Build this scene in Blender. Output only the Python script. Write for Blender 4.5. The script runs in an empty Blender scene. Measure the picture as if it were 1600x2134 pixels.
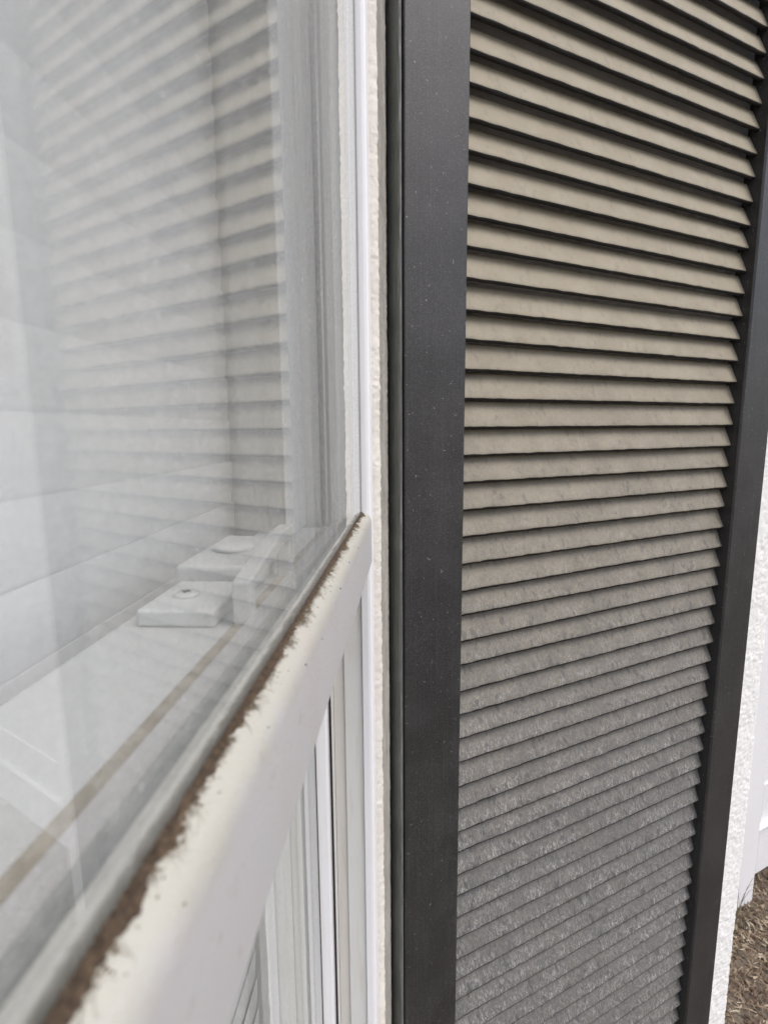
import bpy, math, random
from mathutils import Vector, Matrix, noise

# ------------------------------------------------------------------ camera, sky, sun, exposure
scene = bpy.context.scene
C = scene.collection
random.seed(7)

cam = bpy.data.cameras.new('camera')
cam.sensor_fit = 'VERTICAL'
cam.sensor_height = 36.0
cam.lens = 18.904
cam.clip_start = 0.002
cam.clip_end = 500.0
cam.dof.use_dof = True
cam.dof.focus_distance = 0.52
cam.dof.aperture_fstop = 19.0
camo = bpy.data.objects.new('camera', cam)
C.objects.link(camo)
YAW, PITCH, ROLL = -0.05448, -0.15328, -0.0075
fw = Vector((math.sin(YAW) * math.cos(PITCH), math.cos(YAW) * math.cos(PITCH), math.sin(PITCH)))
rt = Vector((math.cos(YAW), -math.sin(YAW), 0))
up = rt.cross(fw)
r2 = rt * math.cos(ROLL) + up * math.sin(ROLL)
u2 = up * math.cos(ROLL) - rt * math.sin(ROLL)
camo.matrix_world = Matrix(((r2.x, u2.x, -fw.x, 0), (r2.y, u2.y, -fw.y, 0), (r2.z, u2.z, -fw.z, 0), (0, 0, 0, 1)))
scene.camera = camo

SUN_EL, SUN_AZ = math.radians(52), math.radians(118)     # azimuth measured from +Y towards +X
world = bpy.data.worlds.new('World')
scene.world = world
world.use_nodes = True
wn = world.node_tree
bg = wn.nodes['Background']
sky = wn.nodes.new('ShaderNodeTexSky')
sky.sky_type = 'NISHITA'
sky.sun_disc = False
sky.sun_elevation = SUN_EL
sky.sun_rotation = SUN_AZ
sky.air_density = 1.0
sky.dust_density = 3.0
sky.ozone_density = 1.0
wn.links.new(sky.outputs[0], bg.inputs[0])
bg.inputs[1].default_value = 0.14

sl = bpy.data.lights.new('sun', 'SUN')
sl.energy = 1.2
sl.angle = math.radians(35)
sl.color = (1.0, 0.985, 0.97)
so = bpy.data.objects.new('sun', sl)
C.objects.link(so)
sd = Vector((math.sin(SUN_AZ) * math.cos(SUN_EL), math.cos(SUN_AZ) * math.cos(SUN_EL), math.sin(SUN_EL)))
so.rotation_euler = sd.to_track_quat('Z', 'Y').to_euler()

vs = scene.view_settings
vs.view_transform = 'Standard'
vs.look = 'None'
vs.exposure = 0.42
vs.gamma = 1.0
vs.use_curve_mapping = False
scene.cycles.max_bounces = 9
scene.cycles.transparent_max_bounces = 16
scene.cycles.diffuse_bounces = 3
scene.cycles.glossy_bounces = 5
scene.cycles.transmission_bounces = 12
scene.cycles.use_denoising = True

# ------------------------------------------------------------------ material helpers
def nmat(name):
    m = bpy.data.materials.new(name)
    m.use_nodes = True
    nt = m.node_tree
    return m, nt, nt.nodes['Principled BSDF']

def N(nt, t, **kw):
    n = nt.nodes.new(t)
    for k, v in kw.items():
        if k in n.inputs: n.inputs[k].default_value = v
        else: setattr(n, k, v)
    return n

def L(nt, a, b): nt.links.new(a, b)

def coords(nt, scale=(1, 1, 1), kind='Object'):
    tc = nt.nodes.new('ShaderNodeTexCoord')
    mp = nt.nodes.new('ShaderNodeMapping')
    mp.inputs['Scale'].default_value = scale
    L(nt, tc.outputs[kind], mp.inputs[0])
    return mp.outputs[0]

def noise_n(nt, vec, scale, detail=4, rough=0.55, dist=0.0):
    n = N(nt, 'ShaderNodeTexNoise')
    n.inputs['Scale'].default_value = scale
    n.inputs['Detail'].default_value = detail
    n.inputs['Roughness'].default_value = rough
    n.inputs['Distortion'].default_value = dist
    L(nt, vec, n.inputs['Vector'])
    return n.outputs['Fac']

def ramp(nt, fac, lo, hi):
    r = N(nt, 'ShaderNodeMapRange')
    r.interpolation_type = 'SMOOTHSTEP'
    r.inputs['From Min'].default_value = lo
    r.inputs['From Max'].default_value = hi
    L(nt, fac, r.inputs['Value'])
    return r.outputs[0]

def math_n(nt, op, a, b=None):
    n = N(nt, 'ShaderNodeMath'); n.operation = op
    for i, v in enumerate((a, b)):
        if v is None: continue
        if isinstance(v, (int, float)): n.inputs[i].default_value = v
        else: L(nt, v, n.inputs[i])
    return n.outputs[0]

def mix(nt, fac, a, b):
    n = N(nt, 'ShaderNodeMix'); n.data_type = 'RGBA'
    if isinstance(fac, (int, float)): n.inputs[0].default_value = fac
    else: L(nt, fac, n.inputs[0])
    for i, v in ((6, a), (7, b)):
        if isinstance(v, tuple): n.inputs[i].default_value = (*v, 1)
        else: L(nt, v, n.inputs[i])
    return n.outputs[2]

def bump(nt, b, height, strength, dist):
    n = N(nt, 'ShaderNodeBump')
    n.inputs['Strength'].default_value = strength
    n.inputs['Distance'].default_value = dist
    L(nt, height, n.inputs['Height'])
    L(nt, n.outputs[0], b.inputs['Normal'])
    return n

def sep(nt, vec):
    n = N(nt, 'ShaderNodeSeparateXYZ'); L(nt, vec, n.inputs[0]); return n.outputs

# ---- painted vinyl of the window
def make_vinyl(name, col, dirt=(0.42, 0.36, 0.28), amount=0.6, rough=0.38):
    m, nt, b = nmat(name)
    v = coords(nt)
    streak = noise_n(nt, coords(nt, (260, 260, 14)), 1.0, 5, 0.6)
    spots = noise_n(nt, v, 620, 3, 0.6)
    big = noise_n(nt, v, 22, 4, 0.6)
    f1 = math_n(nt, 'MULTIPLY', ramp(nt, streak, 0.52, 0.8), amount * 0.55)
    f2 = math_n(nt, 'MULTIPLY', ramp(nt, spots, 0.70, 0.80), amount)
    f3 = math_n(nt, 'MULTIPLY', ramp(nt, big, 0.45, 0.8), amount * 0.25)
    f = math_n(nt, 'MAXIMUM', math_n(nt, 'MAXIMUM', f1, f2), f3)
    L(nt, mix(nt, f, col, dirt), b.inputs['Base Color'])
    b.inputs['Roughness'].default_value = rough
    bump(nt, b, big, 0.08, 0.002)
    return m

M_VINYL = make_vinyl('white_vinyl', (0.80, 0.80, 0.82), amount=0.3)
M_VINYL2 = make_vinyl('weathered_vinyl', (0.66, 0.66, 0.64), amount=0.75)
M_JAMB = make_vinyl('jamb_vinyl', (0.86, 0.85, 0.82), amount=0.35, rough=0.5)
M_STEP = make_vinyl('soiled_step_vinyl', (0.60, 0.58, 0.54), amount=0.7, rough=0.5)
M_LOWRAIL = make_vinyl('meeting_rail_vinyl', (0.60, 0.61, 0.61), amount=0.35)

# ---- rail of the upper sash: clean face below, cream lichen stain on its sloping bead
ZR = -0.0567
def make_rail():
    m, nt, b = nmat('stained_rail_vinyl')
    v = coords(nt)                               # rail objects keep world coordinates less the window origin
    s = sep(nt, v)
    dz = math_n(nt, 'SUBTRACT', s[2], ZR + 0.9)  # window origin lies 0.9 below the eye
    dx = math_n(nt, 'ADD', s[0], 0.0354 - 0.06)
    d = math_n(nt, 'SUBTRACT', math_n(nt, 'MULTIPLY', dx, 0.9), math_n(nt, 'MULTIPLY', dz, 0.85))
    n1 = noise_n(nt, coords(nt, (900, 420, 900)), 1.0, 5, 0.65, 0.4)
    n2 = noise_n(nt, v, 60, 4, 0.6)
    n3 = noise_n(nt, v, 1500, 4, 0.7)
    edge = math_n(nt, 'ADD', d, math_n(nt, 'MULTIPLY', math_n(nt, 'SUBTRACT', n1, 0.5), 0.010))
    edge = math_n(nt, 'ADD', edge, math_n(nt, 'MULTIPLY', math_n(nt, 'SUBTRACT', n2, 0.5), 0.016))
    outer = math_n(nt, 'GREATER_THAN', dx, -0.002)
    cream = math_n(nt, 'MULTIPLY', outer, math_n(nt, 'SUBTRACT', 1.0, ramp(nt, edge, 0.007, 0.0150)))
    brown = math_n(nt, 'MULTIPLY', outer, math_n(nt, 'SUBTRACT', 1.0, ramp(nt, edge, 0.0004, 0.0026)))
    speck = math_n(nt, 'MULTIPLY', ramp(nt, n3, 0.60, 0.74), math_n(nt, 'MULTIPLY', cream, 0.55))
    c = mix(nt, cream, (0.50, 0.494, 0.494), (0.48, 0.47, 0.415))
    c = mix(nt, speck, c, (0.22, 0.18, 0.10))
    c = mix(nt, math_n(nt, 'MULTIPLY', brown, 0.75), c, (0.12, 0.088, 0.055))
    pink = math_n(nt, 'MULTIPLY', ramp(nt, noise_n(nt, v, 38, 3), 0.5, 0.75), 0.35)
    c = mix(nt, pink, c, (0.49, 0.43, 0.41))
    grime = math_n(nt, 'MULTIPLY', ramp(nt, noise_n(nt, v, 170, 3, 0.7), 0.62, 0.72), 0.30)
    c = mix(nt, grime, c, (0.30, 0.27, 0.22))
    L(nt, c, b.inputs['Base Color'])
    b.inputs['Roughness'].default_value = 0.45
    bump(nt, b, math_n(nt, 'ADD', math_n(nt, 'MULTIPLY', n3, cream), n1), 0.35, 0.0006)
    return m
M_RAIL = make_rail()

def make_plain(name, c1, c2, scale, rough, bs=0.3, bd=0.001):
    m, nt, b = nmat(name)
    v = coords(nt)
    n = noise_n(nt, v, scale, 5, 0.65)
    L(nt, mix(nt, ramp(nt, n, 0.3, 0.72), c1, c2), b.inputs['Base Color'])
    b.inputs['Roughness'].default_value = rough
    bump(nt, b, n, bs, bd)
    return m
M_DIRT = make_plain('brown_dirt', (0.034, 0.022, 0.013), (0.115, 0.077, 0.048), 900, 0.95, 0.8, 0.0008)
M_THREAD = make_plain('tan_dirt_threads', (0.075, 0.052, 0.030), (0.17, 0.125, 0.075), 900, 0.95, 0.3, 0.0003)
M_GASKET = make_plain('dark_gasket', (0.035, 0.032, 0.022), (0.07, 0.062, 0.045), 300, 0.8)
M_GROOVE = make_plain('brown_groove', (0.085, 0.052, 0.036), (0.15, 0.095, 0.068), 120, 0.8)
M_STOP = make_plain('bright_stop_vinyl', (0.86, 0.87, 0.90), (0.89, 0.90, 0.92), 20, 0.35, 0.05)
M_STRIP = make_plain('tan_weather_strip', (0.27, 0.235, 0.18), (0.42, 0.385, 0.32), 110, 0.9)
M_SPACER = make_plain('grey_spacer', (0.20, 0.215, 0.21), (0.28, 0.29, 0.285), 60, 0.4)
M_SEAL = make_plain('grey_glazing_seal', (0.46, 0.45, 0.42), (0.56, 0.55, 0.51), 90, 0.6, 0.3)
M_BLIND = make_plain('white_blind', (0.70, 0.71, 0.72), (0.76, 0.765, 0.77), 30, 0.4, 0.05)
M_LOCK = make_plain('white_lock_enamel', (0.62, 0.63, 0.63), (0.68, 0.69, 0.69), 40, 0.3, 0.05)
M_ROOM = make_plain('room_paint', (0.42, 0.40, 0.37), (0.46, 0.44, 0.41), 8, 0.9)
M_DOOR = make_plain('white_door_paint', (0.80, 0.80, 0.825), (0.84, 0.84, 0.86), 6, 0.4, 0.05)
M_HANDLE = make_plain('dark_handle', (0.05, 0.05, 0.05), (0.08, 0.08, 0.08), 50, 0.4)
M_CURTAIN = make_plain('pale_curtain', (0.62, 0.58, 0.52), (0.70, 0.66, 0.60), 12, 0.9)

# ---- glass: a dusty pane that mirrors at grazing angles
def make_glass(name, dusty):
    m = bpy.data.materials.new(name); m.use_nodes = True
    nt = m.node_tree; nt.nodes.clear()
    out = N(nt, 'ShaderNodeOutputMaterial')
    geo = N(nt, 'ShaderNodeNewGeometry')
    ior = N(nt, 'ShaderNodeMapRange'); ior.inputs['To Min'].default_value = 1.5; ior.inputs['To Max'].default_value = 1 / 1.5
    L(nt, geo.outputs['Backfacing'], ior.inputs['Value'])
    fr = N(nt, 'ShaderNodeFresnel'); L(nt, ior.outputs[0], fr.inputs['IOR'])
    tr = N(nt, 'ShaderNodeBsdfTransparent'); tr.inputs[0].default_value = (0.972, 0.978, 0.975, 1)
    gl = N(nt, 'ShaderNodeBsdfGlossy'); gl.inputs['Roughness'].default_value = 0.0
    gl.inputs['Color'].default_value = (0.97, 0.98, 0.98, 1)
    ms = N(nt, 'ShaderNodeMixShader')
    L(nt, fr.outputs[0], ms.inputs[0]); L(nt, tr.outputs[0], ms.inputs[1]); L(nt, gl.outputs[0], ms.inputs[2])
    last = ms.outputs[0]
    if dusty > 0:
        v = coords(nt)
        fine = noise_n(nt, coords(nt, (700, 420, 900)), 1.0, 3, 0.75)
        streak = noise_n(nt, coords(nt, (60, 110, 5)), 1.0, 5, 0.65, 0.3)
        big = noise_n(nt, v, 14, 4, 0.6)
        spot = N(nt, 'ShaderNodeTexVoronoi'); spot.inputs['Scale'].default_value = 210; L(nt, v, spot.inputs['Vector'])
        sp = math_n(nt, 'MULTIPLY', math_n(nt, 'LESS_THAN', spot.outputs['Distance'], 0.10), ramp(nt, big, 0.52, 0.62))
        y = sep(nt, v)[1]
        edge = ramp(nt, y, 0.10, 0.24)          # dirt gathers towards the jamb
        f = math_n(nt, 'MULTIPLY', math_n(nt, 'ADD', math_n(nt, 'MULTIPLY', ramp(nt, fine, 0.42, 0.66), 0.85), math_n(nt, 'ADD', math_n(nt, 'MULTIPLY', ramp(nt, streak, 0.35, 0.75), 0.55), 0.25)), math_n(nt, 'ADD', math_n(nt, 'MULTIPLY', edge, 0.13), 0.115))
        f = math_n(nt, 'ADD', math_n(nt, 'MULTIPLY', f, dusty), math_n(nt, 'MULTIPLY', sp, 0.35))
        df = N(nt, 'ShaderNodeBsdfDiffuse'); df.inputs[0].default_value = (0.70, 0.71, 0.70, 1)
        m2 = N(nt, 'ShaderNodeMixShader')
        L(nt, f, m2.inputs[0]); L(nt, last, m2.inputs[1]); L(nt, df.outputs[0], m2.inputs[2])
        last = m2.outputs[0]
    L(nt, last, out.inputs[0])
    return m
M_GLASS = make_glass('dusty_glass', 1.0)
M_GLASS_LOW = make_glass('wiped_glass', 0.3)

# ---- shutter paint
def make_shutter(name):
    m, nt, b = nmat(name)
    v = coords(nt)
    grain = noise_n(nt, coords(nt, (420, 420, 9)), 1.0, 4, 0.6)
    mott = noise_n(nt, v, 16, 5, 0.65)
    fine = noise_n(nt, v, 1300, 3, 0.7)
    c = mix(nt, ramp(nt, mott, 0.35, 0.75), (0.017, 0.0167, 0.0180), (0.032, 0.0313, 0.0332))
    c = mix(nt, math_n(nt, 'MULTIPLY', ramp(nt, grain, 0.50, 0.78), 0.32), c, (0.066, 0.064, 0.066))
    # lint: thin pale curls and pin-point flecks
    wob = N(nt, 'ShaderNodeTexNoise'); wob.inputs['Scale'].default_value = 120; L(nt, v, wob.inputs['Vector'])
    wv = N(nt, 'ShaderNodeVectorMath'); wv.operation = 'MULTIPLY_ADD'
    L(nt, wob.outputs['Color'], wv.inputs[0]); wv.inputs[1].default_value = (0.012, 0.012, 0.012); L(nt, v, wv.inputs[2])
    vo = N(nt, 'ShaderNodeTexVoronoi'); vo.feature = 'DISTANCE_TO_EDGE'; vo.inputs['Scale'].default_value = 95; L(nt, wv.outputs[0], vo.inputs['Vector'])
    gate = ramp(nt, noise_n(nt, v, 210, 2, 0.5), 0.63, 0.70)
    lint = math_n(nt, 'MULTIPLY', math_n(nt, 'LESS_THAN', vo.outputs['Distance'], 0.030), gate)
    v2 = N(nt, 'ShaderNodeTexVoronoi'); v2.inputs['Scale'].default_value = 130; L(nt, v, v2.inputs['Vector'])
    pin = math_n(nt, 'MULTIPLY', math_n(nt, 'LESS_THAN', v2.outputs['Distance'], 0.07), math_n(nt, 'GREATER_THAN', sep(nt, v2.outputs['Color'])[0], 0.93))
    dust = math_n(nt, 'MULTIPLY', ramp(nt, fine, 0.52, 0.75), 0.30)
    f = math_n(nt, 'MAXIMUM', math_n(nt, 'MULTIPLY', lint, 0.40), math_n(nt, 'MULTIPLY', pin, 0.75))
    f = math_n(nt, 'MAXIMUM', f, dust)
    c = mix(nt, f, c, (0.42, 0.41, 0.39))
    L(nt, c, b.inputs['Base Color'])
    b.inputs['Roughness'].default_value = 0.46
    b.inputs['Specular IOR Level'].default_value = 0.5
    bump(nt, b, math_n(nt, 'ADD', math_n(nt, 'MULTIPLY', grain, 1.0), math_n(nt, 'MULTIPLY', fine, 0.6)), 0.5, 0.0008)
    return m
M_STILE = make_shutter('charcoal_shutter_paint')
def make_lip():
    m, nt, b = nmat('grey_edge_strip')
    g1 = noise_n(nt, coords(nt, (900, 900, 22)), 1.0, 4, 0.65)
    g2 = noise_n(nt, coords(nt), 1400, 2, 0.6)
    c = mix(nt, ramp(nt, g1, 0.3, 0.7), (0.14, 0.152, 0.148), (0.28, 0.295, 0.285))
    c = mix(nt, math_n(nt, 'MULTIPLY', ramp(nt, g2, 0.55, 0.75), 0.35), c, (0.40, 0.40, 0.38))
    L(nt, c, b.inputs['Base Color']); b.inputs['Roughness'].default_value = 0.6
    bump(nt, b, g1, 0.6, 0.0005)
    return m
M_LIP = make_lip()

def make_slat():
    m, nt, b = nmat('taupe_slat_paint')
    tc = nt.nodes.new('ShaderNodeTexCoord')
    oi = N(nt, 'ShaderNodeObjectInfo')
    off = N(nt, 'ShaderNodeVectorMath'); off.operation = 'SCALE'
    cb = N(nt, 'ShaderNodeCombineXYZ'); L(nt, oi.outputs['Random'], cb.inputs[0]); L(nt, oi.outputs['Random'], cb.inputs[1]); 
    L(nt, cb.outputs[0], off.inputs[0]); off.inputs['Scale'].default_value = 37.0
    ad = N(nt, 'ShaderNodeVectorMath'); ad.operation = 'ADD'; L(nt, tc.outputs['Object'], ad.inputs[0]); L(nt, off.outputs[0], ad.inputs[1])
    v = ad.outputs[0]
    def mp(sc):
        q = nt.nodes.new('ShaderNodeMapping'); q.inputs['Scale'].default_value = sc; L(nt, v, q.inputs[0]); return q.outputs[0]
    big = noise_n(nt, v, 26, 4, 0.6)
    fine = noise_n(nt, v, 1100, 3, 0.7)
    curl = noise_n(nt, v, 190, 4, 0.7, 1.0)
    curl2 = noise_n(nt, mp((330, 140, 140)), 1.0, 3, 0.6, 1.6)
    drip = noise_n(nt, mp((130, 75, 75)), 1.0, 2, 0.5)
    c = mix(nt, ramp(nt, big, 0.3, 0.75), (0.305, 0.268, 0.196), (0.350, 0.310, 0.234))
    # grey dust, plus dimmer light painted in towards the lower slats (world height)
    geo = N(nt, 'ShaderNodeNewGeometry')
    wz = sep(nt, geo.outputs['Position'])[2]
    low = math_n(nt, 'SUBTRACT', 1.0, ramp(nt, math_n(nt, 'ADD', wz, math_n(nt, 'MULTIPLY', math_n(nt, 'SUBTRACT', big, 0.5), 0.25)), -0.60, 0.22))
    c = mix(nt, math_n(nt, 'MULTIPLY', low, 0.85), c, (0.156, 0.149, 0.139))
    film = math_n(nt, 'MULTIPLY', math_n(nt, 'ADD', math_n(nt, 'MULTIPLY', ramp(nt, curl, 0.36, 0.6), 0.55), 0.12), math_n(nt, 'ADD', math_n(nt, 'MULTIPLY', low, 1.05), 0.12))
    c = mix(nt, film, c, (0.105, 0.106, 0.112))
    s0 = sep(nt, tc.outputs['Object'])
    toward = math_n(nt, 'SUBTRACT', 1.0, ramp(nt, math_n(nt, 'ADD', s0[2], math_n(nt, 'MULTIPLY', math_n(nt, 'SUBTRACT', big, 0.5), 0.02)), 0.006, 0.021))
    patch = math_n(nt, 'ADD', math_n(nt, 'MULTIPLY', ramp(nt, big, 0.36, 0.64), 0.75), 0.25)
    worm = math_n(nt, 'MULTIPLY', ramp(nt, curl2, 0.50, 0.62), math_n(nt, 'MULTIPLY', math_n(nt, 'ADD', math_n(nt, 'MULTIPLY', low, 1.0), 0.07), math_n(nt, 'MULTIPLY', math_n(nt, 'ADD', math_n(nt, 'MULTIPLY', toward, 0.75), 0.25), patch)))
    c = mix(nt, worm, c, (0.34, 0.338, 0.33))
    dark = math_n(nt, 'MULTIPLY', ramp(nt, drip, 0.60, 0.68), math_n(nt, 'ADD', math_n(nt, 'MULTIPLY', low, 0.6), 0.14))
    c = mix(nt, dark, c, (0.085, 0.084, 0.085))
    c = mix(nt, math_n(nt, 'MULTIPLY', ramp(nt, fine, 0.55, 0.8), 0.30), c, (0.13, 0.12, 0.10))
    # dark line under the slat's nose: shade painted into the colour
    s = sep(nt, tc.outputs['Object'])
    nose = math_n(nt, 'SUBTRACT', 1.0, ramp(nt, math_n(nt, 'ADD', s[2], math_n(nt, 'MULTIPLY', math_n(nt, 'SUBTRACT', curl, 0.5), 0.0016)), -0.0020, -0.0002))
    c = mix(nt, math_n(nt, 'MULTIPLY', nose, 0.8), c, (0.045, 0.042, 0.040))
    fleck = math_n(nt, 'MULTIPLY', ramp(nt, fine, 0.66, 0.72), math_n(nt, 'MULTIPLY', nose, 0.8))
    c = mix(nt, fleck, c, (0.34, 0.31, 0.26))
    # back and underside go near black, painting in the shade of the gaps
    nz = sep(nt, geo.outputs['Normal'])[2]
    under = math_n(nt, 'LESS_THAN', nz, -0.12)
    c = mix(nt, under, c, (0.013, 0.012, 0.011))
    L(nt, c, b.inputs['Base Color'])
    b.inputs['Roughness'].default_value = 0.62
    b.inputs['Specular IOR Level'].default_value = 0.3
    h = math_n(nt, 'ADD', math_n(nt, 'MULTIPLY', curl2, math_n(nt, 'ADD', math_n(nt, 'MULTIPLY', math_n(nt, 'MULTIPLY', low, toward), 1.6), 0.15)), math_n(nt, 'MULTIPLY', fine, 0.4))
    bump(nt, b, h, 0.7, 0.0010)
    return m
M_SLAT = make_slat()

def make_stucco(name, c1, c2):
    m, nt, b = nmat(name)
    v = coords(nt)
    n1 = noise_n(nt, v, 420, 5, 0.65)
    n2 = noise_n(nt, v, 30, 4, 0.6)
    n3 = noise_n(nt, v, 1600, 2, 0.6)
    c = mix(nt, ramp(nt, n2, 0.3, 0.75), c1, c2)
    c = mix(nt, math_n(nt, 'MULTIPLY', ramp(nt, n3, 0.62, 0.74), 0.6), c, (0.33, 0.27, 0.21))
    L(nt, c, b.inputs['Base Color'])
    b.inputs['Roughness'].default_value = 0.93
    bump(nt, b, math_n(nt, 'ADD', n1, math_n(nt, 'MULTIPLY', n3, 0.4)), 0.75, 0.0011)
    return m
M_STUCCO = make_stucco('cream_stucco', (0.70, 0.665, 0.61), (0.79, 0.76, 0.70))
M_STUCCO_SHADE = make_stucco('shaded_stucco', (0.30, 0.285, 0.25), (0.44, 0.42, 0.375))  # darker stucco: shade in the gap by the shutter, painted into the colour
M_STUCCO2 = make_stucco('white_stucco', (0.85, 0.845, 0.83), (0.89, 0.885, 0.875))

def make_soil():
    m, nt, b = nmat('dry_soil')
    v = coords(nt)
    n1 = noise_n(nt, v, 9, 5, 0.65)
    n2 = noise_n(nt, v, 120, 5, 0.7)
    c = mix(nt, ramp(nt, n1, 0.3, 0.7), (0.155, 0.115, 0.085), (0.215, 0.180, 0.140))
    c = mix(nt, math_n(nt, 'MULTIPLY', ramp(nt, n2, 0.5, 0.75), 0.6), c, (0.075, 0.055, 0.04))
    L(nt, c, b.inputs['Base Color'])
    b.inputs['Roughness'].default_value = 0.95
    bump(nt, b, n2, 0.8, 0.01)
    return m
M_SOIL = make_soil()
def make_chip():
    m, nt, b = nmat('wood_chip')
    v = coords(nt)
    n = N(nt, 'ShaderNodeTexWhiteNoise')
    q = N(nt, 'ShaderNodeVectorMath'); q.operation = 'SNAP'; q.inputs[1].default_value = (0.012, 0.012, 5.0)
    L(nt, v, q.inputs[0]); L(nt, q.outputs[0], n.inputs[0])
    r = N(nt, 'ShaderNodeValToRGB')
    el = r.color_ramp.elements
    el[0].color = (0.085, 0.055, 0.035, 1); el[1].color = (0.50, 0.43, 0.32, 1)
    for p, cc in ((0.35, (0.19, 0.135, 0.09, 1)), (0.7, (0.27, 0.205, 0.14, 1)), (0.9, (0.36, 0.29, 0.20, 1))):
        e = el.new(p); e.color = cc
    L(nt, n.outputs['Value'], r.inputs[0]); L(nt, r.outputs[0], b.inputs['Base Color'])
    b.inputs['Roughness'].default_value = 0.9
    return m
M_CHIP = make_chip()
M_GRASS = make_plain('dry_grass', (0.10, 0.10, 0.045), (0.16, 0.14, 0.07), 60, 0.8)

# ------------------------------------------------------------------ mesh helpers
class MB:
    def __init__(s): s.v = []; s.f = []
    def box(s, x0, x1, y0, y1, z0, z1):
        b = len(s.v)
        s.v += [(x, y, z) for z in (z0, z1) for x, y in ((x0, y0), (x1, y0), (x1, y1), (x0, y1))]
        s.f += [(b + a, b + c, b + d, b + e) for a, c, d, e in ((3, 2, 1, 0), (4, 5, 6, 7), (0, 1, 5, 4), (1, 2, 6, 5), (2, 3, 7, 6), (3, 0, 4, 7))]
        return s
    def prism(s, pts, axis, a0, a1, seg=1, jit=None):
        """closed profile extruded along an axis ('x': pts=(y,z), 'y': pts=(x,z), 'z': pts=(x,y))"""
        n = len(pts); b = len(s.v)
        for i in range(seg + 1):
            t = a0 + (a1 - a0) * i / seg
            for k, (p, q) in enumerate(pts):
                P = {'x': (t, p, q), 'y': (p, t, q), 'z': (p, q, t)}[axis]
                if jit: P = jit(P, k, i)
                s.v.append(P)
        for i in range(seg):
            for k in range(n):
                a = b + i * n + k; c = b + i * n + (k + 1) % n
                s.f.append((a, c, c + n, a + n))
        s.f.append(tuple(b + k for k in reversed(range(n))))
        s.f.append(tuple(b + seg * n + k for k in range(n)))
        return s
    def tube(s, path, rad, sides=5):
        b = len(s.v); m = len(path)
        for i, p in enumerate(path):
            p = Vector(p)
            d = Vector(path[min(i + 1, m - 1)]) - Vector(path[max(i - 1, 0)])
            d.normalize()
            e1 = d.orthogonal().normalized(); e2 = d.cross(e1)
            r = rad(i / (m - 1)) if callable(rad) else rad
            for k in range(sides):
                a = 2 * math.pi * k / sides
                s.v.append(tuple(p + e1 * (r * math.cos(a)) + e2 * (r * math.sin(a))))
        for i in range(m - 1):
            for k in range(sides):
                a = b + i * sides + k; c = b + i * sides + (k + 1) % sides
                s.f.append((a, c, c + sides, a + sides))
        s.f.append(tuple(b + k for k in reversed(range(sides)))); s.f.append(tuple(b + (m - 1) * sides + k for k in range(sides)))
        return s
    def lathe(s, prof, c, n=28):
        b = len(s.v); m = len(prof)
        for r, z in prof:
            for k in range(n):
                a = 2 * math.pi * k / n
                s.v.append((c[0] + r * math.cos(a), c[1] + r * math.sin(a), c[2] + z))
        for i in range(m - 1):
            for k in range(n):
                a = b + i * n + k; d = b + i * n + (k + 1) % n
                s.f.append((a, d, d + n, a + n))
        s.f.append(tuple(b + k for k in reversed(range(n)))); s.f.append(tuple(b + (m - 1) * n + k for k in range(n)))
        return s
    def mesh(s, name, off=None, smooth=False):
        me = bpy.data.meshes.new(name)
        vv = s.v if off is None else [(x - off[0], y - off[1], z - off[2]) for x, y, z in s.v]
        me.from_pydata(vv, [], s.f)
        me.update()
        import bmesh
        bm = bmesh.new(); bm.from_mesh(me); bmesh.ops.recalc_face_normals(bm, faces=bm.faces); bm.to_mesh(me); bm.free()
        if smooth:
            for p in me.polygons: p.use_smooth = True
        return me
    def build(s, name, mat, parent=None, off=None, bevel=0, segs=2, smooth=False):
        if off is None and parent is not None: off = parent.get('_o')
        me = s.mesh(name, off, smooth)
        me.materials.append(mat)
        o = bpy.data.objects.new(name, me)
        C.objects.link(o)
        if parent is not None: o.parent = parent
        if off is not None: o['_o'] = tuple(off)
        if bevel:
            md = o.modifiers.new('bevel', 'BEVEL'); md.width = bevel; md.segments = segs; md.limit_method = 'ANGLE'; md.angle_limit = math.radians(35); md.harden_normals = False
        return o

def empty(name, loc, rz=0):
    o = bpy.data.objects.new(name, None); C.objects.link(o)
    o.location = loc; o.rotation_euler.z = rz; o.empty_display_size = 0.1
    return o
ORG = {}
def tag(o, label=None, cat=None, group=None, kind=None):
    for k, v in (('label', label), ('category', cat), ('group', group), ('kind', kind)):
        if v: o[k] = v
    return o

H = 1.30                     # eye above the ground
ZG = -H
# shutter frame of reference: along U, depth away from the eye, up
TH = math.atan2(0.49348, 0.869757)
P0 = Vector((0.4314, 0.7591, 0))
U = Vector((0.869757, 0.49348, 0)); IN = Vector((-0.49348, 0.869757, 0))
def loc(a, d, z=0): return tuple(P0 + U * a + IN * d + Vector((0, 0, z)))

# ------------------------------------------------------------------ ground
g = MB()
nx = 90
def gco(i): 
    t = (i / nx) * 2 - 1
    return 1.0 + math.copysign(abs(t) ** 3.2 * 60, t) + t * 2.2
for j in range(nx + 1):
    for i in range(nx + 1):
        x, y = gco(i), gco(j) + 0.5
        z = ZG + 0.018 * noise.noise(Vector((x * 3, y * 3, 0))) * min(1, 6 / (1 + abs(x) + abs(y)))
        g.v.append((x, y, z))
for j in range(nx):
    for i in range(nx):
        a = j * (nx + 1) + i
        g.f.append((a, a + 1, a + nx + 2, a + nx + 1))
tag(g.build('ground', M_SOIL, smooth=True), kind='structure')

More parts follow.
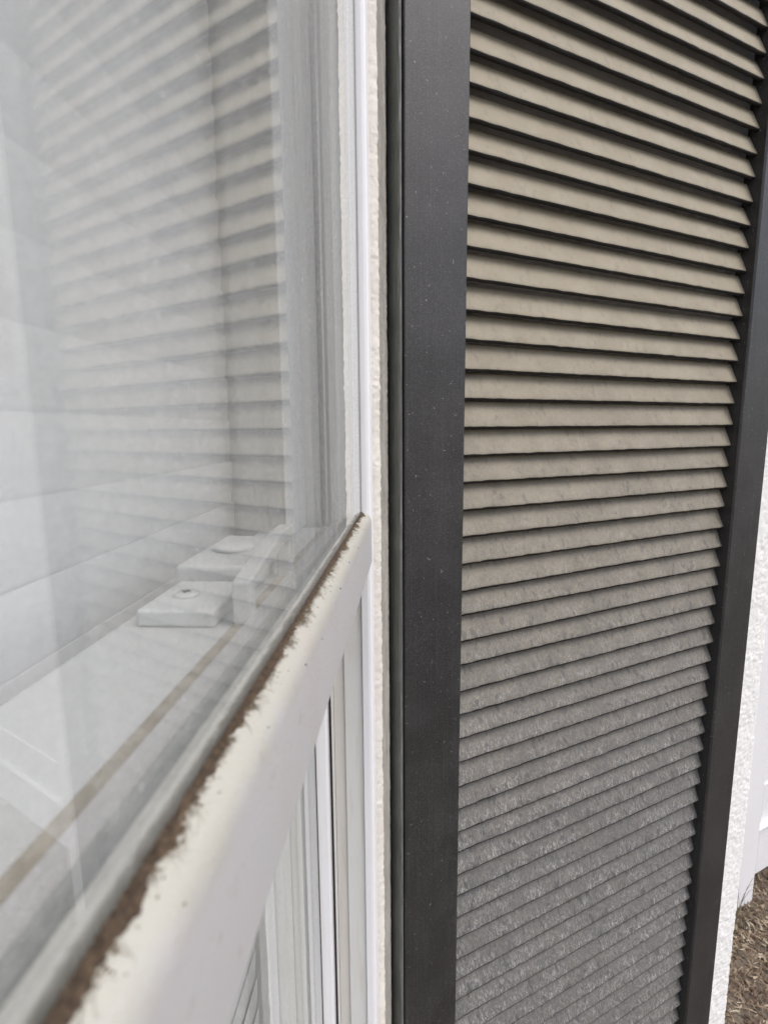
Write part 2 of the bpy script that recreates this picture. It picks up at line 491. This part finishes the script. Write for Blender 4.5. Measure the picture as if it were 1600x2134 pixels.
ch = MB()
rng = random.Random(3)
for k in range(26000):
    a = rng.uniform(0.15, 1.35); d = rng.uniform(-0.55, 0.40) if k % 4 else rng.uniform(-0.3, 0.33)
    if k > 15000: a = rng.uniform(-0.55, 1.9); d = rng.uniform(-1.1, 0.02)
    x, y, _ = loc(a, d)
    z = ZG + 0.018 * noise.noise(Vector((x * 3, y * 3, 0))) + rng.uniform(0.0, 0.007)
    l = rng.uniform(0.005, 0.019); w = rng.uniform(0.0012, 0.004); h = rng.uniform(0.0008, 0.002)
    if rng.random() < 0.03: l *= 1.6; w *= 2.0
    az = rng.uniform(0, 6.28); el = rng.gauss(0, 0.35)
    e1 = Vector((math.cos(az) * math.cos(el), math.sin(az) * math.cos(el), math.sin(el)))
    e2 = Vector((-math.sin(az), math.cos(az), rng.gauss(0, 0.4))).normalized(); e3 = e1.cross(e2)
    b = len(ch.v); P = Vector((x, y, z))
    for s1, s2, s3 in ((-1, -.6, 0), (1, -.3, 0), (.8, .5, 0), (-.9, .7, 0), (0, 0, 1)):
        ch.v.append(tuple(P + e1 * (s1 * l) + e2 * (s2 * w) + e3 * (s3 * h)))
    ch.f += [(b, b + 1, b + 4), (b + 1, b + 2, b + 4), (b + 2, b + 3, b + 4), (b + 3, b, b + 4)]
tag(ch.build('mulch', M_CHIP), 'brown wood chip mulch covering the soil by the white door', 'mulch', kind='stuff')

# ------------------------------------------------------------------ window wall (stucco) with its opening
Y0, YN = 0.365, -0.55        # far and near edge of the window opening
WX = -0.0238                 # outer face of the wall
ZB, ZT = -0.80, 0.78
def lump(P, amp, sc=1.0):
    v = Vector(P)
    return amp * (noise.noise(v * 230 * sc) * 0.55 + noise.noise(v * 560 * sc + Vector((3, 7, 1))) * 0.6 + noise.noise(v * 60 * sc) * 0.4)

wall = empty('stucco_wall', (-0.1, 0.0, ZG)); wall['_o'] = (-0.1, 0.0, ZG)
tag(wall, 'cream stucco house wall around the white window', 'wall', kind='thing')
def stucco_corner(name, mat, parent, prof_fn, z0, z1, dz, amp):
    """open strip swept in z with lumps; prof_fn gives (x, y, nx, ny)"""
    b = MB(); prof = prof_fn(); n = len(prof)
    m = int((z1 - z0) / dz)
    for i in range(m + 1):
        z = z0 + (z1 - z0) * i / m
        for (x, y, ax, ay) in prof:
            q = lump((x, y, z), amp * (0.35 + 0.65 * max(0.0, ax)))
            b.v.append((x + ax * q, y + ay * q, z + 0.3 * q))
    for i in range(m):
        for k in range(n - 1):
            a = i * n + k
            b.f.append((a, a + 1, a + n + 1, a + n))
    return b
def prof_far():
    pr = []
    for k in range(3): pr.append((-0.075 + 0.0446 * k / 2, Y0 + 0.0125, 0, -0.15))
    for k in range(1, 9):       # reveal lip facing the eye, rounding to the wall face
        t = k / 8 * math.pi / 2
        pr.append((-0.0304 + 0.0072 * math.sin(t), Y0 + 0.0125 + 0.005 * (1 - math.cos(t)), math.sin(t), -math.cos(t)))
    for k in range(1, 40): pr.append((WX, Y0 + 0.0175 + (0.172) * k / 39, 1, 0))
    return pr
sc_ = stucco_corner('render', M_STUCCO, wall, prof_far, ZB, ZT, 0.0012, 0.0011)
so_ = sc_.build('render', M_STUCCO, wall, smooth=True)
so_.data.materials.append(M_STUCCO_SHADE)
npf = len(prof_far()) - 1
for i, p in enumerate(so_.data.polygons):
    if i % npf > 10: p.material_index = 1  # wall face past the corner takes the painted-in shade
wb = MB()
wb.box(-0.24, WX - 0.002, Y0 + 0.031, 0.72, ZG - 0.1, 2.3)
wb.build('masonry', M_STUCCO, wall)
MB().box(-0.24, WX, -3.2, YN - 0.012, ZG - 0.1, 2.3).build('masonry', M_STUCCO, wall)
MB().box(-0.24, WX, YN - 0.012, Y0 + 0.031, ZT, 2.3).build('masonry', M_STUCCO, wall)
MB().box(-0.24, WX, YN - 0.012, Y0 + 0.031, ZG - 0.1, ZB).build('masonry', M_STUCCO, wall)

# the dim room behind the window
rm = MB()
x0, x1, y0, y1, z0, z1 = -2.4, -0.24, -1.8, 0.9, ZG + 0.2, 1.3
t = 0.08
rm.box(x0 - t, x0, y0 - t, y1 + t, z0 - t, z1 + t); rm.box(x0, x1, y0 - t, y0, z0 - t, z1 + t); rm.box(x0, x1, y1, y1 + t, z0 - t, z1 + t)
rm.box(x0, x1, y0, y1, z0 - t, z0); rm.box(x0, x1, y0, y1, z1, z1 + t)
tag(rm.build('room_wall', M_ROOM), kind='structure')

# ------------------------------------------------------------------ pier the shutter folds back on, door wall beyond
pier = empty('stucco_pier', loc(-0.2, 0.18, ZG), TH)
tag(pier, 'white stucco pier behind the louvred shutter', 'wall', kind='thing')
def pier_local(a, d): return (a + 0.2, d - 0.18)
pb = MB()
AC, DP = 0.188, 0.0285
prof = [(-0.42, DP, 0, -1)] + [(-0.42 + (AC - 0.10 + 0.42) * k / 4, DP, 0, -1) for k in range(1, 5)]
for k in range(1, 34): prof.append((AC - 0.10 + 0.094 * k / 33, DP, 0, -1))
for k in range(1, 6):
    tt = k / 5 * math.pi / 2
    prof.append((AC - 0.006 + 0.006 * math.sin(tt), DP + 0.006 * (1 - math.cos(tt)), math.sin(tt), -math.cos(tt)))
for k in range(1, 8): prof.append((AC, DP + 0.006 + 0.04 * k / 7, 1, 0))
prof += [(AC, 0.33, 1, 0)]
zrow = [-0.1 + 0.0024 * i for i in range(700)]
while zrow[-1] < 2.3 - ZG: zrow.append(zrow[-1] + 0.012)
n = len(prof); m = len(zrow) - 1
for i in range(m + 1):
    z = zrow[i]
    for (a, d, ax, ay) in prof:
        q = lump((a * 0.85, d * 0.85, z * 0.85), 0.0021)
        x, y = pier_local(a, d)
        pb.v.append((x + ax * q, y + ay * q, z + 0.3 * q))
for i in range(m):
    for k in range(n - 1):
        a = i * n + k; pb.f.append((a, a + 1, a + n + 1, a + n))
pb.build('render', M_STUCCO2, pier, smooth=True)
x, y = pier_local(-0.42, DP + 0.006); x2_, y2_ = pier_local(AC - 0.004, 0.33)
MB().box(x, x2_, y, y2_, -0.1, 2.3 - ZG).build('masonry', M_STUCCO2, pier)

dw = empty('door_wall', loc(1.9, 0.32, ZG), TH); tag(dw, 'white rendered wall beside the white door', 'wall', kind='thing')
def dl(a): return a - 1.9
MB().box(dl(1.80), dl(5.5), 0.0, 0.25, -0.1, 3.0).build('masonry', M_STUCCO2, dw)
MB().box(dl(AC), dl(0.595), 0.0, 0.25, -0.1, 3.0).build('masonry', M_STUCCO2, dw)
MB().box(dl(0.595), dl(1.80), 0.0, 0.25, 2.25, 3.0).build('masonry', M_STUCCO2, dw)

door = empty('white_door', loc(1.19, 0.3143, ZG), TH)
tag(door, 'white door with projecting frame and drip bar above the mulch', 'door', kind='thing')
def da(a): return a - 1.19
MB().box(da(0.60), da(0.737), -0.042, 0.10, -0.05, 2.2).build('frame_jamb', M_DOOR, door, bevel=0.003)
MB().box(da(1.66), da(1.79), -0.042, 0.10, -0.05, 2.2).build('frame_jamb', M_DOOR, door, bevel=0.003)
MB().box(da(0.737), da(1.66), -0.042, 0.10, 2.1, 2.2).build('frame_head', M_DOOR, door, bevel=0.003)
lf = MB()
lf.box(da(0.737), da(0.822), 0.0, 0.055, 0.012, 2.1); lf.box(da(1.575), da(1.66), 0.0, 0.055, 0.012, 2.1)
lf.box(da(0.822), da(1.575), 0.0, 0.055, 0.012, 0.30); lf.box(da(0.822), da(1.575), 0.0, 0.055, 1.405, 1.46); lf.box(da(0.822), da(1.575), 0.0, 0.055, 2.0, 2.1)
leaf = lf.build('door_leaf', M_DOOR, door, bevel=0.002)
MB().box(da(0.822), da(1.575), 0.004, 0.04, 0.30, 1.405).build('panel', M_DOOR, leaf)
MB().box(da(0.822), da(1.575), 0.022, 0.03, 1.46, 2.0).build('pane', M_CURTAIN, leaf)
MB().prism([(0.0, 0.0), (-0.014, -0.003), (-0.014, -0.008), (0.0, -0.012)], 'x', da(0.742), da(1.655)).build('drip_bar', M_DOOR, door, bevel=0.001)
for o in door.children:
    if o.name.startswith('drip_bar'): o.location.z = 0.180
hd = MB().tube([(da(1.60), -0.004, 1.0), (da(1.60), -0.05, 1.0), (da(1.49), -0.052, 1.0)], 0.009, 8)
hd.build('handle', M_HANDLE, leaf, smooth=True)

# ------------------------------------------------------------------ the double-hung window
WO = (-0.06, -0.0, -0.9)
win = empty('double_hung_window', WO); win['_o'] = WO
tag(win, 'white double-hung window with dusty glass and dirt along its sash rail', 'window', kind='thing')

fr = MB()
lip = [(-0.0362, Y0), (-0.0318, Y0), (-0.0302, Y0 + 0.0005), (-0.0291, Y0 + 0.0017), (-0.0286, Y0 + 0.0034), (-0.0285, Y0 + 0.016), (-0.0362, Y0 + 0.016)]
fr.prism(lip, 'z', ZB, ZT)
frame = fr.build('frame', M_VINYL, win)
lipn = [(x, YN - (y - Y0)) for x, y in lip]
MB().prism(lipn, 'z', ZB, ZT).build('casing', M_VINYL, frame)
# stepped jamb beside the lower sash
MB().box(-0.0498, -0.0366, Y0 + 0.0016, Y0 + 0.030, ZB, ZT).build('jamb_step', M_VINYL2, frame)
MB().box(-0.0580, -0.0501, Y0 + 0.0028, Y0 + 0.030, ZB, ZT).build('jamb_step', M_STEP, frame)
MB().box(-0.0598, -0.0583, Y0 - 0.0004, Y0 + 0.030, ZB, ZT).build('jamb_fin', M_VINYL2, frame)
MB().box(-0.0640, -0.0600, Y0 + 0.0050, Y0 + 0.030, ZB, ZT).build('groove', M_GROOVE, frame)
MB().box(-0.1500, -0.0643, Y0 + 0.0060, Y0 + 0.030, ZB, ZT).build('jamb_liner', M_JAMB, frame)
MB().box(-0.0812, -0.0752, Y0 - 0.0300, Y0 + 0.0058, ZR - 0.0095, ZT - 0.051).build('parting_stop', M_STOP, frame, bevel=0.0006)
MB().box(-0.2400, -0.1503, Y0 + 0.0040, Y0 + 0.030, ZB, ZT).build('inner_reveal', M_VINYL2, frame)
MB().box(-0.2400, -0.0365, YN - 0.0118, YN - 0.001, ZB, ZT).build('near_jamb', M_VINYL2, frame)
MB().box(-0.2400, -0.0290, YN - 0.0005, Y0 - 0.0005, ZT - 0.05, ZT - 0.0005).build('head', M_VINYL2, frame)
MB().box(-0.2400, -0.0150, YN - 0.0005, Y0 - 0.0005, ZB + 0.0005, ZB + 0.04).build('sill', M_VINYL2, frame)

# upper sash: bottom rail with a rolled bead, single pane
YE = Y0 - 0.0004
bead = [(-0.0354, ZR), (-0.0343, ZR - 0.0001), (-0.0330, ZR - 0.0005), (-0.0316, ZR - 0.0012), (-0.0304, ZR - 0.0022), (-0.0295, ZR - 0.0035), (-0.0289, ZR - 0.0052), (-0.0286, ZR - 0.0075), (-0.0285, ZR - 0.0345), (-0.0290, ZR - 0.0352),
        (-0.0560, ZR - 0.0352), (-0.0560, ZR - 0.0072), (-0.0555, ZR - 0.0066), (-0.0508, ZR - 0.0066), (-0.0508, ZR - 0.0060), (-0.0354, ZR - 0.0060)]
rb = MB().prism(bead, 'y', YN + 0.02, YE, seg=60)
sash = rb.build('upper_sash', M_RAIL, win)
for p in sash.data.polygons: p.use_smooth = True
sash.data.set_sharp_from_angle(angle=math.radians(30))
MB().box(-0.0384, -0.0355, YN + 0.02, Y0 - 0.0012, ZR - 0.0058, ZT - 0.055).build('pane', M_GLASS, sash)
MB().box(-0.0479, -0.0418, YN + 0.02, Y0 - 0.0016, ZR - 0.0058, ZR - 0.0040).build('sash_ledge', M_SPACER, sash)
MB().box(-0.0417, -0.0385, YN + 0.02, Y0 - 0.0016, ZR - 0.0058, ZR - 0.0008).build('glazing_seal', M_SEAL, sash, bevel=0.0007, segs=3)
MB().box(-0.0364, -0.0354, Y0 - 0.0012, Y0 - 0.0002, ZR, ZT - 0.05).build('gasket', M_GASKET, sash)
MB().box(-0.0560, -0.0366, Y0 - 0.0014, Y0 + 0.0008, ZR - 0.0350, ZT - 0.055).build('sash_stile', M_JAMB, sash)

# dirt packed along the glass: a lumpy ridge and the threads and crumbs that spread from it
def bead_pt(s):
    """point on the bead surface at arc length s from the glass, with its normal"""
    acc = 0
    for (a, b), (c, d) in zip(bead, bead[1:8]):
        l = math.hypot(c - a, d - b)
        if acc + l >= s or (c, d) == bead[7]:
            k = (s - acc) / l
            return a + (c - a) * k, b + (d - b) * k, (b - d) / l * -1, (c - a) / l
        acc += l
    return bead[7][0], bead[7][1], 1, 0
dm = MB(); yy = YN + 0.05; rows = 0
prof_n = 9
while yy < Y0 - 0.001:
    base = 0.0011 + 0.0007 * noise.noise(Vector((yy * 70, 1.3, 0))) + 0.0006 * noise.noise(Vector((yy * 190, 4, 2))) + 0.00035 * noise.noise(Vector((yy * 520, 9, 2))) + 0.0002 * noise.noise(Vector((yy * 1300, 2, 2)))
    base *= 0.55 + 0.55 * max(0, min(1, (0.30 - yy) / 0.25))
    base = max(base, 0.00025)
    for k in range(prof_n):
        s = base * 1.75 * k / (prof_n - 1)
        x, z, nx_, nz_ = bead_pt(s)
        hh = (0.00075 * (1 - (k / (prof_n - 1)) ** 1.6)) * (1 + 0.9 * noise.noise(Vector((yy * 1500, k * 0.9, 5)))) * min(1, base / 0.0009)
        if k == prof_n - 1: hh = -0.00005
        dm.v.append((x + 0.00004, yy, z + hh))
    rows += 1
    yy += 0.00045 if yy > 0 else 0.004
for i in range(rows - 1):
    for k in range(prof_n - 1):
        a = i * prof_n + k; dm.f.append((a, a + 1, a + prof_n + 1, a + prof_n))
o = dm.build('dirt_ridge', M_DIRT, sash, smooth=True); o['kind'] = 'stuff'
th = MB(); rng = random.Random(11)
def thread(y, s0, ln, r, drift):
    path = []; s = s0; yq = y; dy = drift
    for i in range(7):
        x, z, nx_, nz_ = bead_pt(max(0.0001, s))
        path.append((x + 0.00006, yq, z + 0.00006))
        s += ln / 6; dy = 0.6 * dy + rng.gauss(0, 0.9); yq += dy * ln / 6
    th.tube(path, lambda q: r * (1 - 0.75 * q), 4)
for k in range(3200):
    y = rng.uniform(0.03, Y0 - 0.003)
    clump = noise.noise(Vector((y * 120, 2, 8)))
    if clump < rng.uniform(-0.5, 0.35): continue
    thread(y, 0.0008, rng.uniform(0.0006, 0.0028) * (1.4 if clump > 0.25 else 0.8), rng.uniform(0.00003, 0.00008), rng.gauss(0, 0.7))
for k in range(34):             # longer tufts that creep over the bead, with crumbs caught in them
    y = rng.uniform(0.04, 0.33)
    for q in range(rng.randint(4, 12)):
        sc2 = 0.0006 + abs(rng.gauss(0, 0.0011)); yc = y + rng.gauss(0, 0.0011)
        x, z, nx_, nz_ = bead_pt(min(sc2, 0.009)); r = rng.uniform(0.00010, 0.00028)
        th.tube([(x, yc - r, z), (x + r * 0.5, yc, z + r * 0.8), (x, yc + r * 1.5, z)], r, 5)
    for q in range(rng.randint(2, 5)):
        thread(y + rng.gauss(0, 0.001), 0.0009, rng.uniform(0.0015, 0.0048), rng.uniform(0.00004, 0.00009), rng.gauss(0, 1.3))
for k in range(260):            # crumbs
    y = rng.uniform(0.03, Y0 - 0.004); s = abs(rng.gauss(0.0015, 0.002)) + 0.0004
    x, z, nx_, nz_ = bead_pt(min(s, 0.010)); r = rng.uniform(0.00006, 0.00018)
    th.tube([(x, y - r, z), (x + r * 0.4, y, z + r * 0.7), (x, y + r * 1.4, z)], r, 4)
o = th.build('dirt_threads', M_THREAD, sash); o['kind'] = 'stuff'
fl = MB()
for (y, s, a) in ((0.276, 0.0088, 0.3), (0.205, 0.0092, 1.1), (0.318, 0.0066, 0.6), (0.135, 0.0095, 0.2), (0.16, 0.012, 0.9), (0.24, 0.0074, 1.3)):
    x, z, _, _ = bead_pt(min(s, 0.0094)); z -= max(0, s - 0.0094)
    fl.tube([(x + 0.0001, y, z), (x + 0.00015, y + 0.0006 * math.cos(a), z - 0.0008 * math.sin(a))], 0.00022, 5)
o = fl.build('dirt_flecks', M_GASKET, sash); o['kind'] = 'stuff'

# lower sash, one track further in
lo = MB()
lo.prism([(-0.1020, ZR - 0.0100), (-0.0614, ZR - 0.0100), (-0.0614, ZR - 0.0480), (-0.0650, ZR - 0.0500), (-0.1020, ZR - 0.0500)], 'y', YN + 0.02, Y0 - 0.0035)
lower = lo.build('lower_sash', M_LOWRAIL, win, bevel=0.0012)
MB().prism([(-0.0718, Y0 - 0.0004), (-0.0690, Y0 - 0.0004), (-0.0646, Y0 - 0.0002), (-0.0627, Y0 + 0.0008), (-0.0620, Y0 + 0.0022), (-0.0620, Y0 + 0.0048), (-0.0642, Y0 + 0.0048), (-0.0642, Y0 + 0.0058), (-0.0718, Y0 + 0.0058)], 'z', ZB + 0.041, ZR - 0.0502).build('sash_stile', M_VINYL, lower)
MB().box(-0.0752, -0.0722, YN + 0.02, Y0 - 0.0014, ZB + 0.05, ZR - 0.0490).build('pane', M_GLASS_LOW, lower)
MB().box(-0.0730, -0.0719, Y0 - 0.0013, Y0 - 0.0001, ZB + 0.05, ZR - 0.0502).build('gasket', M_GASKET, lower)
MB().box(-0.1020, -0.0640, YN + 0.02, Y0 - 0.0014, ZB + 0.0405, ZB + 0.06).build('bottom_rail', M_VINYL, lower)
MB().box(-0.0612, -0.0564, YN + 0.02, Y0 - 0.0036, ZR - 0.0340, ZR - 0.0088).build('weather_strip', M_STRIP, lower)

# cam lock screwed on the meeting rail
ZL = ZR - 0.0100
lk = MB().box(-0.0945, -0.0672, 0.1715, 0.2080, ZL, ZL + 0.0062)
lock = lk.build('sash_lock', M_LOCK, win, bevel=0.0012, segs=3)
MB().lathe([(0.0046, 0), (0.0046, 0.0006), (0.0038, 0.0013), (0.0012, 0.0015)], (-0.0838, 0.1885, ZL + 0.0062)).build('screw', M_LOCK, lock, smooth=True)
MB().box(-0.0842, -0.0834, 0.1868, 0.1902, ZL + 0.0072, ZL + 0.00785).build('screw_slot', M_GASKET, lock)
MB().box(-0.0855, -0.0821, 0.1881, 0.1889, ZL + 0.0072, ZL + 0.00788).build('screw_slot', M_GASKET, lock)
MB().box(-0.0985, -0.0655, 0.2110, 0.2760, ZL, ZL + 0.0115).build('cam_housing', M_LOCK, lock, bevel=0.002, segs=3)
MB().lathe([(0.0085, 0), (0.0092, 0.0010), (0.0090, 0.0020), (0.0070, 0.0030), (0.0020, 0.0034)], (-0.0835, 0.2420, ZL + 0.0115)).build('cam_cap', M_LOCK, lock, smooth=True)
kp = MB()
kp.prism([(0.1725, ZL + 0.0002), (0.1795, ZL + 0.0002), (0.1795, ZL + 0.0120), (0.2250, ZL + 0.0185), (0.2330, ZL + 0.0185), (0.2330, ZL + 0.0002), (0.2390, ZL + 0.0002), (0.2390, ZL + 0.0240), (0.2200, ZL + 0.0240), (0.1725, ZL + 0.0160)], 'x', -0.0612, -0.0548)
kp.build('keeper', M_LOCK, lock, bevel=0.0008)

# ------------------------------------------------------------------ venetian blind in the room
bl = empty('venetian_blind', (-0.125, 0.0, ZB)); bl['_o'] = (-0.125, 0.0, ZB)
tag(bl, 'white closed venetian blind behind the window glass', 'blind')
SP = 0.0275
def blind_mesh():
    b = MB(); seg = 8; pts = []
    for k in range(seg + 1):
        t = k / seg
        z = -0.0335 * t; x = 0.0013 - 0.0025 * t + 0.0007 * math.sin(math.pi * t)
        pts.append((x, z))
    back = [(x - 0.0004, z) for x, z in reversed(pts)]
    b.prism(pts + back, 'y', YN + 0.01, Y0 - 0.0030)
    return b
bm_ = blind_mesh().mesh('slat', smooth=False); bm_.materials.append(M_BLIND)
for p in bm_.polygons: p.use_smooth = True
bm_.set_sharp_from_angle(angle=math.radians(40))
k = 0
zt = 0.0063
zs = [zt + SP * i for i in range(-27, 27)]
for z in zs:
    if z > ZT - 0.06 or z < ZB + 0.08: continue
    s = bpy.data.objects.new('slat', bm_); C.objects.link(s); s.parent = bl
    s.location = (rng.gauss(0, 0.0002), 0, z - ZB); s.rotation_euler = (rng.gauss(0, 0.0006), rng.gauss(0, 0.012), 0)
MB().box(-0.145, -0.110, YN + 0.01, Y0 - 0.0035, ZT - 0.058, ZT - 0.052).build('head_rail', M_BLIND, bl)
MB().box(-0.135, -0.115, YN + 0.01, Y0 - 0.0035, ZB + 0.045, ZB + 0.058).build('bottom_rail', M_BLIND, bl)

# ------------------------------------------------------------------ the louvred shutter
PITCH_S = 0.028
ZS0, ZS1 = -1.17, 0.82
sh = empty('louvred_shutter', (P0.x, P0.y, ZS0), TH)
tag(sh, 'charcoal louvred shutter with dusty taupe slats, folded back on the pier', 'shutter')
DF, DBK = -0.0098, 0.0165
def zl(z): return z - ZS0
def wobble(amp):
    def j(P, k, i):
        q = amp * noise.noise(Vector((P[0] * 40, k * 3.1, P[2] * 14)))
        return (P[0] + q, P[1] + q * 0.6, P[2])
    return j
AL, AD = -0.5105, -0.444
st = MB().prism([(AL, DF), (AD, DF), (AD, DBK), (AL, DBK)], 'z', zl(ZS0), zl(ZS1), seg=60, jit=wobble(0.0004))
st.build('stile', M_STILE, sh, bevel=0.0012, segs=2)
st = MB().prism([(0.0, DF), (0.0655, DF), (0.0655, DBK), (0.0, DBK)], 'z', zl(ZS0), zl(ZS1), seg=60, jit=wobble(0.0004))
st.build('stile', M_STILE, sh, bevel=0.0022, segs=1)
lp = [(AL - 0.0004, DF + 0.0034), (AL - 0.0016, DF + 0.0022), (AL - 0.0030, DF + 0.0030), (AL - 0.0038, DF + 0.006), (AL - 0.0038, DBK - 0.003), (AL - 0.0030, DBK), (AL - 0.0004, DBK)]
def ljit(P, k, i):
    q = 0.0009 * noise.noise(Vector((P[2] * 9, 1, k * 0.2))) + 0.0006 * noise.noise(Vector((P[2] * 90, k * 0.4, 1)))
    return (P[0] + min(q, 0.0003), P[1] + q, P[2])
lpo = MB().prism(lp, 'z', zl(ZS0), zl(ZS1), seg=420, jit=ljit).build('edge_strip', M_LIP, sh, smooth=True)
lpo.data.set_sharp_from_angle(angle=math.radians(50))
MB().box(AD + 0.0003, -0.0003, DF + 0.0006, DBK - 0.0006, zl(ZS0), zl(ZS0 + 0.07)).build('rail', M_STILE, sh, bevel=0.001)
MB().box(AD + 0.0003, -0.0003, DF + 0.0006, DBK - 0.0006, zl(ZS1 - 0.07), zl(ZS1)).build('rail', M_STILE, sh, bevel=0.001)

def slat_mesh(seed):
    """louvre: nose low and towards the eye, top leaning back; slightly uneven nose"""
    A, B, T = 0.0270, 0.0122, 0.0052
    ln = math.hypot(A, B); e = (B / ln, A / ln); pn = (A / ln, -B / ln)      # along the slat, through its thickness (depth, z)
    def P(s, t): return (e[0] * s + pn[0] * t, e[1] * s + pn[1] * t)
    prof = [P(0.0050, 0), P(0.0030, 0.00018), P(0.0014, 0.0008), P(0.0004, 0.0019), P(0.0, 0.0032), P(0.0004, T - 0.0010), P(0.0014, T), P(ln - 0.001, T), P(ln, T - 0.001), P(ln, 0.001), P(ln - 0.001, 0)]
    nose = {0: 0.1, 1: 0.4, 2: 0.9, 3: 1, 4: 1, 5: 0.5}
    def jit(Pt, k, i):
        w = nose.get(k, 0)
        q = 0.00042 * noise.noise(Vector((Pt[0] * 130, seed * 7.7, k * 0.25))) + 0.0003 * noise.noise(Vector((Pt[0] * 480, seed * 3.1, k * 0.5)))
        bow = 0.0005 * noise.noise(Vector((Pt[0] * 5, seed * 1.7, 0)))
        return (Pt[0], Pt[1] + w * q + bow, Pt[2] + w * q * 0.7)
    me = MB().prism(prof, 'x', AD - 0.006, 0.004, seg=90, jit=jit).mesh('slat', smooth=True)
    me.set_sharp_from_angle(angle=math.radians(38))
    me.materials.append(M_SLAT)
    return me
meshes = [slat_mesh(i) for i in range(7)]
rng = random.Random(5)
for k in range(-13, 54):
    z = 0.3649 - PITCH_S * k
    if z > ZS1 - 0.095 or z < ZS0 + 0.072: continue
    s = bpy.data.objects.new('slat', meshes[rng.randrange(7)])
    C.objects.link(s); s.parent = sh
    s.location = (0, rng.gauss(0, 0.00025), zl(z) + rng.gauss(0, 0.00045))
    s.rotation_euler = (rng.gauss(0, 0.028), rng.gauss(0, 0.0016), 0)

# ------------------------------------------------------------------ dry grass at the foot of the pier
gt = MB(); rng = random.Random(21)
gx, gy, _ = loc(0.61, 0.245)
for k in range(11):
    a = rng.uniform(-0.6, 1.2); h = rng.uniform(0.03, 0.13); r = rng.uniform(0.05, 0.11)
    bx, by = gx + rng.gauss(0, 0.012), gy + rng.gauss(0, 0.012)
    d = U * math.cos(a) + IN * (math.sin(a) * 0.6)
    gt.tube([(bx + d.x * r * t, by + d.y * r * t, ZG + h * (math.sin(min(1.0, t) * 2.2))) for t in (0, .2, .4, .6, .8, 1)], lambda q: 0.0007 * (1 - 0.8 * q), 4)
tag(gt.build('grass_tuft', M_GRASS), 'few dry grass blades sprouting at the foot of the pier', 'grass')

for o in list(bpy.data.objects):
    if '_o' in o: del o['_o']
